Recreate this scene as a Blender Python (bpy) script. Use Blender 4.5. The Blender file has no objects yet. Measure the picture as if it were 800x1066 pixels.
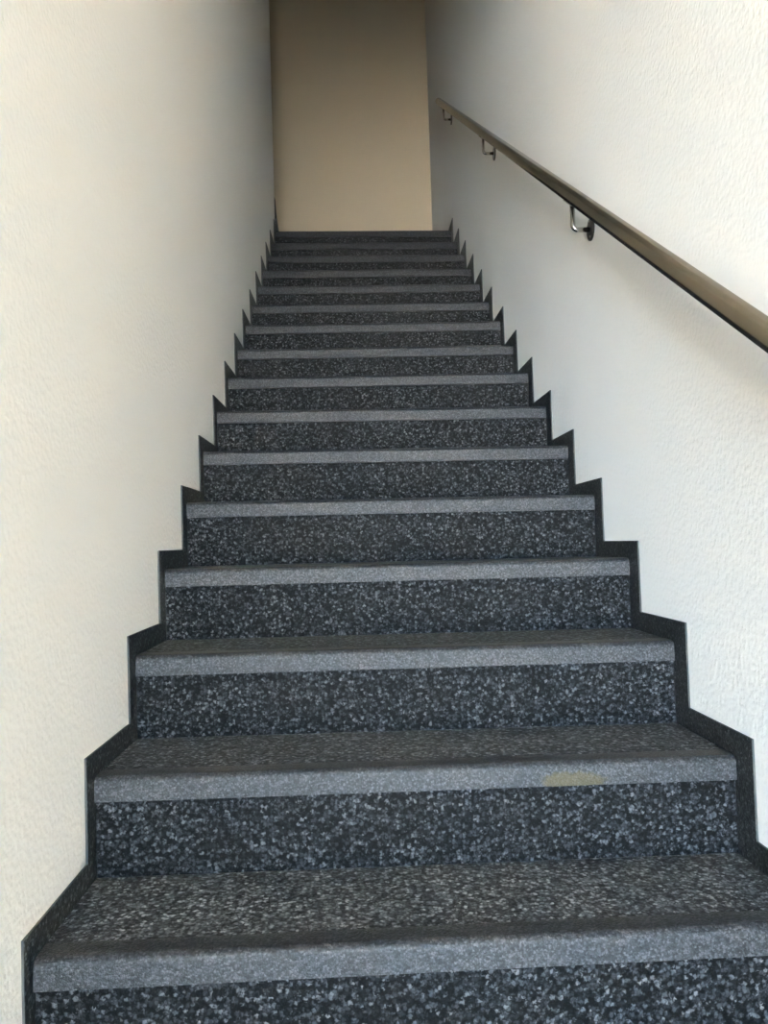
import bpy, bmesh, math
from mathutils import Matrix, Vector

S = bpy.context.scene
C = S.collection

# ------------------------------------------------------------------ measures
XL, XR, SL, SR = -0.4773, 0.6862, 0.00067, -0.00065      # wall planes (metres), nearly parallel
G, H = 0.2660, 0.1750                                     # going and rise
Y0, Z0 = 1.1456, -0.5298                                  # front and top of the skirting at the lowest step in view
DY = [-.0024, -.0033, -.0010, -.0010, .0034, .0010, .0028, .0010, .0025, .0016, .0005, .0003, -.0002, -.0013, -.0003, -.0035, 0]
DZ = [-.0014, .0009, .0032, .0006, .0013, -.0009, -.0026, -.0012, -.0012, .0002, -.0021, .0001, .0001, .0015, .0022, -.0008, 0]
DZR = -0.0127                                             # the flight leans a little to the right wall
KMIN, KTOP = -3, 15
YB = 6.38                                                 # back wall of the landing
YE = 5.24                                                 # end of the left wall, where the landing turns
YF = -5.00                                                # front wall with the street door
ZF = Z0 - 4 * H - 0.046                                   # entrance floor
T = 0.0045                                                # skirting thickness


# height of the nosing below the skirting top, step by step (left end, right end)
ZL_ = [-.039, -.041, -.045, -.046, -.044, -.045, -.048, -.053, -.056, -.058, -.060, -.063, -.065, -.065, -.065, -.059]
ZR_ = [-.057, -.057, -.057, -.055, -.055, -.055, -.056, -.057, -.058, -.061, -.064, -.066, -.068, -.071, -.072, -.067]


def dyk(k): return DY[k] if 0 <= k < len(DY) else 0.0
def dzk(k): return DZ[k] if 0 <= k < len(DZ) else 0.0
def xl(y): return XL + SL * (y - Y0)
def xr(y): return XR + SR * (y - Y0)


def front(k, u):
    """Front top edge of the nosing of step k at u (0 left wall, 1 right wall)."""
    oL = .026 + .0065 * max(0, min(3, k)); oR = .060
    y = Y0 + k * G + dyk(k) + oL + (oR - oL) * u
    i = max(0, min(KTOP, k))
    z = Z0 + k * H + dzk(k) + ZL_[i] * (1 - u) + ZR_[i] * u
    a, b = xl(y) + T, xr(y) - T
    return Vector((a + (b - a) * u, y, z))


# ------------------------------------------------------------------ materials
def mat(name):
    m = bpy.data.materials.new(name); m.use_nodes = True
    nt = m.node_tree; b = nt.nodes['Principled BSDF']
    return m, nt, b


def N(nt, t, **kw):
    n = nt.nodes.new(t)
    for k, v in kw.items(): setattr(n, k, v)
    return n


def ramp(nt, stops, interp='LINEAR'):
    r = N(nt, 'ShaderNodeValToRGB'); r.color_ramp.interpolation = interp
    e = r.color_ramp.elements
    while len(e) < len(stops): e.new(0.5)
    for i, (p, c) in enumerate(stops):
        e[i].position = p; e[i].color = (c[0], c[1], c[2], 1)
    return r


def plaster(name, col, bump=.5):
    m, nt, b = mat(name)
    g = N(nt, 'ShaderNodeNewGeometry')
    b.inputs['Base Color'].default_value = (*col, 1)
    b.inputs['Roughness'].default_value = .62
    b.inputs['Diffuse Roughness'].default_value = 1.0
    n1 = N(nt, 'ShaderNodeTexNoise'); n1.inputs['Scale'].default_value = 120; n1.inputs['Detail'].default_value = 3
    n2 = N(nt, 'ShaderNodeTexVoronoi', feature='SMOOTH_F1'); n2.inputs['Scale'].default_value = 95
    ad = N(nt, 'ShaderNodeMath', operation='ADD')
    nt.links.new(g.outputs['Position'], n1.inputs['Vector']); nt.links.new(g.outputs['Position'], n2.inputs['Vector'])
    nt.links.new(n1.outputs['Fac'], ad.inputs[0]); nt.links.new(n2.outputs['Distance'], ad.inputs[1])
    bp = N(nt, 'ShaderNodeBump'); bp.inputs['Strength'].default_value = bump; bp.inputs['Distance'].default_value = .003
    nt.links.new(ad.outputs[0], bp.inputs['Height']); nt.links.new(bp.outputs['Normal'], b.inputs['Normal'])
    return m


def speckle(name, scale, stops, edge, rough, bump, spec=.5, stain=None):
    """Dark flooring of pressed chips: every chip its own grey, dark in the seams between chips."""
    m, nt, b = mat(name)
    g = N(nt, 'ShaderNodeNewGeometry')
    wob = N(nt, 'ShaderNodeTexNoise'); wob.inputs['Scale'].default_value = scale * 1.3; wob.inputs['Detail'].default_value = 2
    nt.links.new(g.outputs['Position'], wob.inputs['Vector'])
    mx = N(nt, 'ShaderNodeVectorMath', operation='MULTIPLY_ADD')
    nt.links.new(wob.outputs['Color'], mx.inputs[0]); mx.inputs[1].default_value = (1.7 / scale,) * 3
    nt.links.new(g.outputs['Position'], mx.inputs[2])
    v = N(nt, 'ShaderNodeTexVoronoi', feature='F1'); v.inputs['Scale'].default_value = scale
    nt.links.new(mx.outputs[0], v.inputs['Vector'])
    sep = N(nt, 'ShaderNodeSeparateColor'); nt.links.new(v.outputs['Color'], sep.inputs[0])
    r = ramp(nt, stops); nt.links.new(sep.outputs['Red'], r.inputs['Fac'])
    seam = N(nt, 'ShaderNodeMapRange'); seam.inputs['From Min'].default_value = .28; seam.inputs['From Max'].default_value = .75
    seam.inputs['To Min'].default_value = 1.0; seam.inputs['To Max'].default_value = edge
    nt.links.new(v.outputs['Distance'], seam.inputs['Value'])
    mul = N(nt, 'ShaderNodeMix', data_type='RGBA', blend_type='MULTIPLY'); mul.inputs[0].default_value = 1
    nt.links.new(r.outputs['Color'], mul.inputs[6]); nt.links.new(seam.outputs['Result'], mul.inputs[7])
    out = mul.outputs[2]
    if stain:
        (sx, sy, sz), (rx, ry, rz), sc = stain
        su = N(nt, 'ShaderNodeVectorMath', operation='SUBTRACT'); su.inputs[1].default_value = (sx, sy, sz)
        nt.links.new(g.outputs['Position'], su.inputs[0])
        dv = N(nt, 'ShaderNodeVectorMath', operation='DIVIDE'); dv.inputs[1].default_value = (rx, ry, rz)
        nt.links.new(su.outputs[0], dv.inputs[0])
        ln = N(nt, 'ShaderNodeVectorMath', operation='LENGTH'); nt.links.new(dv.outputs[0], ln.inputs[0])
        nz = N(nt, 'ShaderNodeTexNoise'); nz.inputs['Scale'].default_value = 90
        nt.links.new(g.outputs['Position'], nz.inputs['Vector'])
        aa = N(nt, 'ShaderNodeMath', operation='ADD'); nt.links.new(ln.outputs['Value'], aa.inputs[0]); nt.links.new(nz.outputs['Fac'], aa.inputs[1])
        mr = N(nt, 'ShaderNodeMapRange'); mr.inputs['From Min'].default_value = 1.2; mr.inputs['From Max'].default_value = 1.6
        mr.inputs['To Min'].default_value = .68; mr.inputs['To Max'].default_value = 0
        nt.links.new(aa.outputs[0], mr.inputs['Value'])
        ms = N(nt, 'ShaderNodeMix', data_type='RGBA'); nt.links.new(mr.outputs['Result'], ms.inputs[0])
        nt.links.new(out, ms.inputs[6]); ms.inputs[7].default_value = (*sc, 1); out = ms.outputs[2]
    nt.links.new(out, b.inputs['Base Color'])
    b.inputs['Roughness'].default_value = rough
    b.inputs['Specular IOR Level'].default_value = spec
    bp = N(nt, 'ShaderNodeBump'); bp.inputs['Strength'].default_value = bump; bp.inputs['Distance'].default_value = .0015
    bp.invert = True
    nt.links.new(v.outputs['Distance'], bp.inputs['Height']); nt.links.new(bp.outputs['Normal'], b.inputs['Normal'])
    return m


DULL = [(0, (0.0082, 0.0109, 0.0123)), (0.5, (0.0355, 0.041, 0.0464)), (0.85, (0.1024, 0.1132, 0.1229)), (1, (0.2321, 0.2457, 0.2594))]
TCHIPS_LIT = [(0, (0.0405, 0.0466, 0.054)), (0.4, (0.1013, 0.1137, 0.1306)), (0.8, (0.243, 0.263, 0.2911)), (1, (0.486, 0.5138, 0.5538))]  # tread chips lightened and cooled to stand for light from above
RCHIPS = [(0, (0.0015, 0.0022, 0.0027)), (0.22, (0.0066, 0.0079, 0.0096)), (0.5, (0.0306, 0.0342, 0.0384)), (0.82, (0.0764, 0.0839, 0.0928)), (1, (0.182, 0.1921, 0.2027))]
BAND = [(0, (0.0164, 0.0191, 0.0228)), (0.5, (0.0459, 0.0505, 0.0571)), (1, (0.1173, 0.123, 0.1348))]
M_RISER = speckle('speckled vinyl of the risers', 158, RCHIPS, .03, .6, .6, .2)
M_TREAD = speckle('speckled vinyl of the treads with top light', 150, TCHIPS_LIT, .2, .55, .5, .35)
M_NOSE = speckle('grey nosing vinyl', 300, BAND, .45, .33, .5, .55)
q = front(1, .735)
M_NOSE_STAINED = speckle('grey nosing vinyl with a yellow stain', 300, BAND, .45, .33, .5, .55,
                         ((q.x, q.y, q.z - .034), (.062, .05, .016), (.085, .066, .012)))
M_SKIRT = speckle('speckled vinyl of the skirting', 190, DULL, .25, .5, .5)
M_EDGE, _, b = mat('cut edge of the skirting'); b.inputs['Base Color'].default_value = (.10, .105, .105, 1); b.inputs['Roughness'].default_value = .6
M_WALL = plaster('white textured wall paint', (.85, .824, .775))
M_BACK = plaster('smooth wall paint with warm light tint', (.78, .685, .53), .08)  # beige carries the warm tint of the light upstairs
M_CEIL = plaster('white ceiling paint', (.78, .76, .72), .1)
M_FLOOR = plaster('pale entrance floor tile', (.55, .55, .54), .05)
M_PAVE = plaster('pale street paving', (.48, .455, .42), .4)


def metal(name, col, rough):
    m, nt, b = mat(name)
    b.inputs['Base Color'].default_value = (*col, 1); b.inputs['Metallic'].default_value = 1
    b.inputs['Roughness'].default_value = rough
    return m


M_RAIL = metal('brushed dark bronze steel', (.30, .262, .21), .22)
M_STEEL = metal('polished stainless steel', (.60, .57, .52), .2)
M_PLATE = metal('steel plate with dark reflection colour', (.085, .075, .065), .3)  # darkened colour stands in for the reflection of the dark stairs


# ------------------------------------------------------------------ builders
def link(name, bm, mats, parent=None, smooth=False):
    bmesh.ops.recalc_face_normals(bm, faces=bm.faces)
    me = bpy.data.meshes.new(name); bm.to_mesh(me); bm.free()
    for m in (mats if isinstance(mats, (list, tuple)) else [mats]): me.materials.append(m)
    if smooth:
        for p in me.polygons: p.use_smooth = True
    o = bpy.data.objects.new(name, me); C.objects.link(o)
    if parent: o.parent = parent; o.matrix_parent_inverse = Matrix.Translation(-Vector(parent.location))
    return o


def empty(name, loc, parent=None):
    o = bpy.data.objects.new(name, None); o.empty_display_size = .1; C.objects.link(o)
    o.location = loc
    if parent: o.parent = parent; o.matrix_parent_inverse = Matrix.Translation(-Vector(parent.location))
    return o


def hexa(bm, pts):
    v = [bm.verts.new(p) for p in pts]
    for f in ((0, 1, 2, 3), (7, 6, 5, 4), (0, 4, 5, 1), (1, 5, 6, 2), (2, 6, 7, 3), (3, 7, 4, 0)):
        bm.faces.new([v[i] for i in f])


def box(bm, a, b):
    (x0, y0, z0), (x1, y1, z1) = a, b
    hexa(bm, [(x0, y0, z0), (x1, y0, z0), (x1, y1, z0), (x0, y1, z0), (x0, y0, z1), (x1, y0, z1), (x1, y1, z1), (x0, y1, z1)])


def struct(name, bm, m, label=None):
    o = link(name, bm, m); o['kind'] = 'structure'
    if label: o['label'] = label
    return o


def loft(bm, rings, caps=True):
    vs = [[bm.verts.new(p) for p in r] for r in rings]; n = len(rings[0])
    for a, b in zip(vs, vs[1:]):
        for i in range(n): bm.faces.new((a[i], a[(i + 1) % n], b[(i + 1) % n], b[i]))
    if caps: bm.faces.new(list(reversed(vs[0]))); bm.faces.new(vs[-1])


def tube(bm, path, r, seg=20):
    rings = []; prev = None
    for i, p in enumerate(path):
        p = Vector(p)
        d = (Vector(path[min(i + 1, len(path) - 1)]) - Vector(path[max(i - 1, 0)])).normalized()
        a = prev if prev else (Vector((1, 0, 0)) if abs(d.x) < .9 else Vector((0, 1, 0)))
        a = (a - d * a.dot(d)).normalized(); prev = a; c = d.cross(a)
        rad = r[i] if isinstance(r, (list, tuple)) else r
        rings.append([p + (a * math.cos(t) + c * math.sin(t)) * rad for t in [2 * math.pi * j / seg for j in range(seg)]])
    loft(bm, rings)


# ------------------------------------------------------------------ staircase
stair = empty('staircase', (0.1, Y0 - 3 * G, ZF))
stair['label'] = 'dark speckled staircase with grey nosings climbing between two white walls'
stair['category'] = 'staircase'


def cross(bm, k, prof, du=0.0, cols=8, mi=0):
    """Sweep a (dy, dz) profile from the left wall to the right wall along the front edge of step k."""
    rings = []
    for c in range(cols + 1):
        u = du + (1 - 2 * du) * c / cols
        f = front(k, u)
        rings.append([f + Vector((0, dy, dz)) for dy, dz in prof])
    loft(bm, rings)


def arc(cy, cz, r, a0, a1, n):
    return [(cy + r * math.cos(a0 + (a1 - a0) * i / n), cz + r * math.sin(a0 + (a1 - a0) * i / n)) for i in range(n + 1)]


R_ = .013
NOSE = [(.050, -.0012), (.048, 0)] + arc(R_, -R_, R_, math.pi / 2, math.pi, 6) + [(-.002, -.043), (.0095, -.043), (.0095, -.019), (.050, -.019)]

for k in range(KMIN, KTOP + 1):
    f = front(k, .5)
    st = empty('step', (f.x, f.y, f.z - H), stair)
    bm = bmesh.new(); cross(bm, k, NOSE, du=.0012)
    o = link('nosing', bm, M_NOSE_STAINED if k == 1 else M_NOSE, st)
    for p in o.data.polygons: p.use_smooth = False
    if k == 1: o['label'] = 'grey nosing with a small yellow stain on its right side'
    # riser: a thin board from the tread below up to the nosing
    bm = bmesh.new(); rings = []
    for u in (0, .5, 1):
        a = front(k, u); z1 = a.z - .0195
        z0 = front(k - 1, u).z - .0015 if k > KMIN else ZF
        y = a.y
        rings.append([(a.x, y + .010, z0), (a.x, y + .010, z1), (a.x, y + .024, z1), (a.x, y + .024, z0)])
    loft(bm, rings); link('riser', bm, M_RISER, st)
    if k < KTOP:
        bm = bmesh.new(); rings = []
        for u in (0, .5, 1):
            a = front(k, u); b_ = front(k + 1, u)
            rings.append([(a.x, a.y + .0505, a.z - .0015), (a.x, b_.y + .0098, a.z - .0015), (a.x, b_.y + .0098, a.z - .022), (a.x, a.y + .0505, a.z - .022)])
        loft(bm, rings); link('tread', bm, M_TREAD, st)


def skirting(side):
    off = DZR if side else 0.0
    top = []
    for k in range(KMIN, KTOP + 1):
        yk = Y0 + k * G + dyk(k)
        zb = (Z0 + (k - 1) * H + dzk(k - 1) + off) if k > KMIN else ZF
        top += [(yk, zb), (yk, Z0 + k * H + dzk(k) + off)]
    yend = YB - .002 if side else YE
    if not side:
        top[-1] = (top[-1][0], top[-1][1]); zt = top[-1][1]
        top += [(yend, zt)]
    else:
        top += [(yend, top[-1][1])]
    low = [(y + .085, z - .125) for y, z in top]
    low[0] = (top[0][0] + .085, ZF)
    low[1] = (low[1][0], max(low[1][1], ZF + .01))
    low[-1] = (yend, top[-1][1] - .125)
    bm = bmesh.new()
    n = len(top)
    X = (lambda y: xr(y) - .0003) if side else (lambda y: xl(y) + .0003)
    Xi = (lambda y: xr(y) - T + .0004) if side else (lambda y: xl(y) + T - .0004)
    A = [(bm.verts.new((X(y), y, z)), bm.verts.new((Xi(y), y, z))) for y, z in top]
    B = [(bm.verts.new((X(y), y, z)), bm.verts.new((Xi(y), y, z))) for y, z in low]
    for i in range(n - 1):
        for s in (0, 1):
            bm.faces.new((A[i][s], A[i + 1][s], B[i + 1][s], B[i][s]))
        e = bm.faces.new((A[i][0], A[i + 1][0], A[i + 1][1], A[i][1])); e.material_index = 1
        bm.faces.new((B[i][0], B[i + 1][0], B[i + 1][1], B[i][1]))
    for i in (0, n - 1): bm.faces.new((A[i][0], A[i][1], B[i][1], B[i][0]))
    o = link('skirting_board', bm, [M_SKIRT, M_EDGE], stair)
    o['label'] = 'stepped dark skirting along the right wall' if side else 'stepped dark skirting along the left wall'
    if not side:
        # the taller corner piece where the left wall ends at the landing, flaring into the floor
        zt = Z0 + KTOP * H; y1 = Y0 + KTOP * G + .02
        bm = bmesh.new(); rings = []
        for i in range(7):
            t = i / 6; z = zt + .165 - .22 * t
            w = .002 + .020 * t ** 1.6
            x = xl(YE)
            rings.append([(x + T, y1 + .03, z), (x + T + w, y1 + .03, z), (x + T + w, YE, z), (x + T, YE, z)])
        loft(bm, rings)
        o = link('skirting_corner', bm, M_SKIRT, stair)


skirting(0); skirting(1)

# ------------------------------------------------------------------ handrail
RX, RZ, RS = XR - .053, .956, .6465                      # axis of the rail: z = RZ + RS * (y - 2.215)
def rail_z(y): return RZ + RS * (y - 2.215)


hand = empty('handrail', (XR, 2.215, .955))
hand['label'] = 'round bronze-grey metal handrail on three brackets along the right wall'
hand['category'] = 'handrail'
bm = bmesh.new()
d = Vector((0, 1, RS)).normalized()
P = lambda y: Vector((RX, y, rail_z(y)))
a, b_ = P(.62), P(5.27)
tube(bm, [a, a + d * .002, b_ - d * .002, b_], [.0196, .0212, .0212, .0196], 48)
o = link('rail', bm, M_RAIL, hand)
for p in o.data.polygons: p.use_smooth = len(p.vertices) == 4


def bracket(y):
    zr = rail_z(y); zp = zr - .098
    e = empty('bracket', (XR, y, zp), hand)
    xw = xr(y)
    bm = bmesh.new(); r = .014; xo = RX
    path = [(xw - .005, y, zp), (xo + r, y, zp)] + [(xo + r - r * math.sin(t), y, zp + r - r * math.cos(t)) for t in [math.pi / 2 * i / 6 for i in range(1, 7)]]
    path += [(xo, y, zr - .0262)]
    tube(bm, path, .0068, 16)
    o = link('rod', bm, M_STEEL, e, True)
    bm = bmesh.new()
    tube(bm, [(xw - .0003, y, zp), (xw - .0045, y, zp), (xw - .0055, y, zp)], [.031, .031, .0295], 36)
    link('wall_plate', bm, M_PLATE, e)
    for s in (-1, 1):
        bm = bmesh.new(); c = Vector((xw - .0055, y, zp + s * .021))
        tube(bm, [c, c + Vector((-.001, 0, 0)), c + Vector((-.002, 0, 0))], [.0045, .0042, .002], 12)
        link('screw', bm, M_STEEL, e)
    # saddle: a short curved strap under the rail
    bm = bmesh.new(); rings = []
    for t in (-.028, .028):
        c = Vector((RX, y, zr)) + d * t; nrm = Vector((0, -RS, 1)).normalized()
        ring = [c + Vector((math.cos(q), 0, 0)) * .0238 + nrm * math.sin(q) * .0238 for q in [math.pi * (1.25 + .5 * i / 8) for i in range(9)]]
        ring += [c + Vector((math.cos(q), 0, 0)) * .0214 + nrm * math.sin(q) * .0214 for q in [math.pi * (1.75 - .5 * i / 8) for i in range(9)]]
        rings.append(ring)
    loft(bm, rings); link('saddle', bm, M_STEEL, e)


for y in (2.215, 3.611, 5.017): bracket(y)

# ------------------------------------------------------------------ the room
YH, XH = -1.40, -2.20                                     # unseen hall widening, added to send more daylight onto the right wall
def slope_ceiling(x0, x1):
    prof = [(YF - .2, 2.12), (1.95, 2.12), (YB + .25, 4.75), (YB + .25, 4.95), (1.95, 2.32), (YF - .2, 2.32)]
    bm = bmesh.new(); loft(bm, [[(x0, y, z) for y, z in prof], [(x1, y, z) for y, z in prof]])
    return bm


def ceil_z(y): return 2.12 + max(0, y - 1.95) * (4.75 - 2.12) / (YB + .25 - 1.95)


struct('ceiling', slope_ceiling(-3.2, .95), M_CEIL)


def side_wall(name, y1, left):
    bm = bmesh.new()
    ys = [YH if left else YF, 1.95, y1]
    X = xl if left else xr; o = -.2 if left else .2
    rings = [[(X(y), y, ZF - .1), (X(y), y, ceil_z(y) + .06), (X(y) + o, y, ceil_z(y) + .06), (X(y) + o, y, ZF - .1)] for y in ys]
    loft(bm, rings); return struct(name, bm, M_WALL)


side_wall('wall_left', YE, True)
side_wall('wall_right', YB, False)
ZL = front(KTOP, .5).z
bm = bmesh.new(); box(bm, (-3.2, YB, ZF - .1), (.95, YB + .2, ceil_z(YB) + .1)); struct('wall_back', bm, M_BACK)
bm = bmesh.new(); box(bm, (-3.0, YE - .2, ZL - .4), (xl(YE) - .2, YE, ceil_z(YE) + .04)); struct('wall_inner', bm, M_WALL)
bm = bmesh.new()
loft(bm, [[(x, YE - .2, ZL - .4), (x, YB, ZL - .4), (x, YB, ceil_z(YB) + .05), (x, YE - .2, ceil_z(YE - .2) + .05)] for x in (-3.2, -3.0)])
struct('wall_far', bm, M_WALL)
bm = bmesh.new(); box(bm, (XH - .2, YF, ZF - .1), (XH, YH, 2.15)); box(bm, (XH - .2, YH, ZF - .1), (XL - .2, YH + .2, 2.15)); struct('wall_hall_added', bm, M_WALL)
DX0, DX1, DZ1 = -1.70, .36, 1.45
bm = bmesh.new()
for a, b_ in (((XH - .2, YF - .2, ZF - .1), (DX0, YF, 2.15)), ((DX1, YF - .2, ZF - .1), (XR + .2, YF, 2.15)), ((DX0, YF - .2, DZ1), (DX1, YF, 2.15))): box(bm, a, b_)
struct('wall_front', bm, M_WALL)
# entrance floor, and the landing floor the flight leads up to
bm = bmesh.new(); box(bm, (XH - .2, YF - .2, ZF - .1), (XR + .2, YB, ZF)); struct('floor', bm, M_FLOOR)
bm = bmesh.new(); rings = []
a, b_ = front(KTOP, 0), front(KTOP, 1)
hexa(bm, [(a.x, a.y + .0505, a.z - .03), (b_.x, b_.y + .0505, b_.z - .03), (b_.x, YB, b_.z - .03), (a.x, YB, a.z - .03),
          (a.x, a.y + .0505, a.z - .0015), (b_.x, b_.y + .0505, b_.z - .0015), (b_.x, YB, b_.z - .0015), (a.x, YB, a.z - .0015)])
box(bm, (-3.0, YE, a.z - .03), (a.x, YB, a.z - .0015))
struct('floor_upper', bm, M_TREAD)
bm = bmesh.new(); box(bm, (-150, -300, ZF - .12), (150, YF - .2, ZF - .01)); struct('pavement', bm, M_PAVE)

# ------------------------------------------------------------------ light
W = bpy.data.worlds.new('World'); S.world = W; W.use_nodes = True
bg = W.node_tree.nodes['Background']; bg.inputs[0].default_value = (.48, .72, 1.0, 1); bg.inputs[1].default_value = 11.0
sun = bpy.data.lights.new('sun', 'SUN'); sun.energy = 115; sun.color = (1, .89, .75); sun.angle = math.radians(.6)
so = bpy.data.objects.new('sun', sun); C.objects.link(so)
so.rotation_euler = Vector((-1, .0, -1.0)).to_track_quat('-Z', 'Y').to_euler()
po = bpy.data.lights.new('door_portal', 'AREA'); po.shape = 'RECTANGLE'; po.size = DX1 - DX0; po.size_y = DZ1 - ZF
po.cycles.is_portal = True
pob = bpy.data.objects.new('door_portal', po); C.objects.link(pob)
pob.location = ((DX0 + DX1) / 2, YF - .1, (DZ1 + ZF) / 2)
pob.rotation_euler = Vector((0, 1, 0)).to_track_quat('-Z', 'Z').to_euler()

# ------------------------------------------------------------------ camera
yaw, pitch, roll, F = .03458, .03695, -.03167, 840.0
cy, sy, cp, sp = math.cos(yaw), math.sin(yaw), math.cos(pitch), math.sin(pitch)
fw = Vector((sy * cp, cy * cp, sp)); r = Vector((cy, -sy, 0)); u = r.cross(fw)
c, s = math.cos(roll), math.sin(roll)
rr, uu = r * c + u * s, u * c - r * s
cam = bpy.data.cameras.new('camera'); co = bpy.data.objects.new('camera', cam); C.objects.link(co)
co.matrix_world = Matrix(((rr.x, uu.x, -fw.x, 0), (rr.y, uu.y, -fw.y, 0), (rr.z, uu.z, -fw.z, 0), (0, 0, 0, 1)))
cam.sensor_fit = 'VERTICAL'; cam.sensor_height = 24; cam.lens = F / 1066 * 24
cam.clip_start = .02
S.camera = co
S.cycles.diffuse_bounces = 10
vs = S.view_settings
vs.view_transform = 'Standard'; vs.look = 'None'; vs.gamma = 1; vs.use_curve_mapping = False; vs.exposure = 2.0
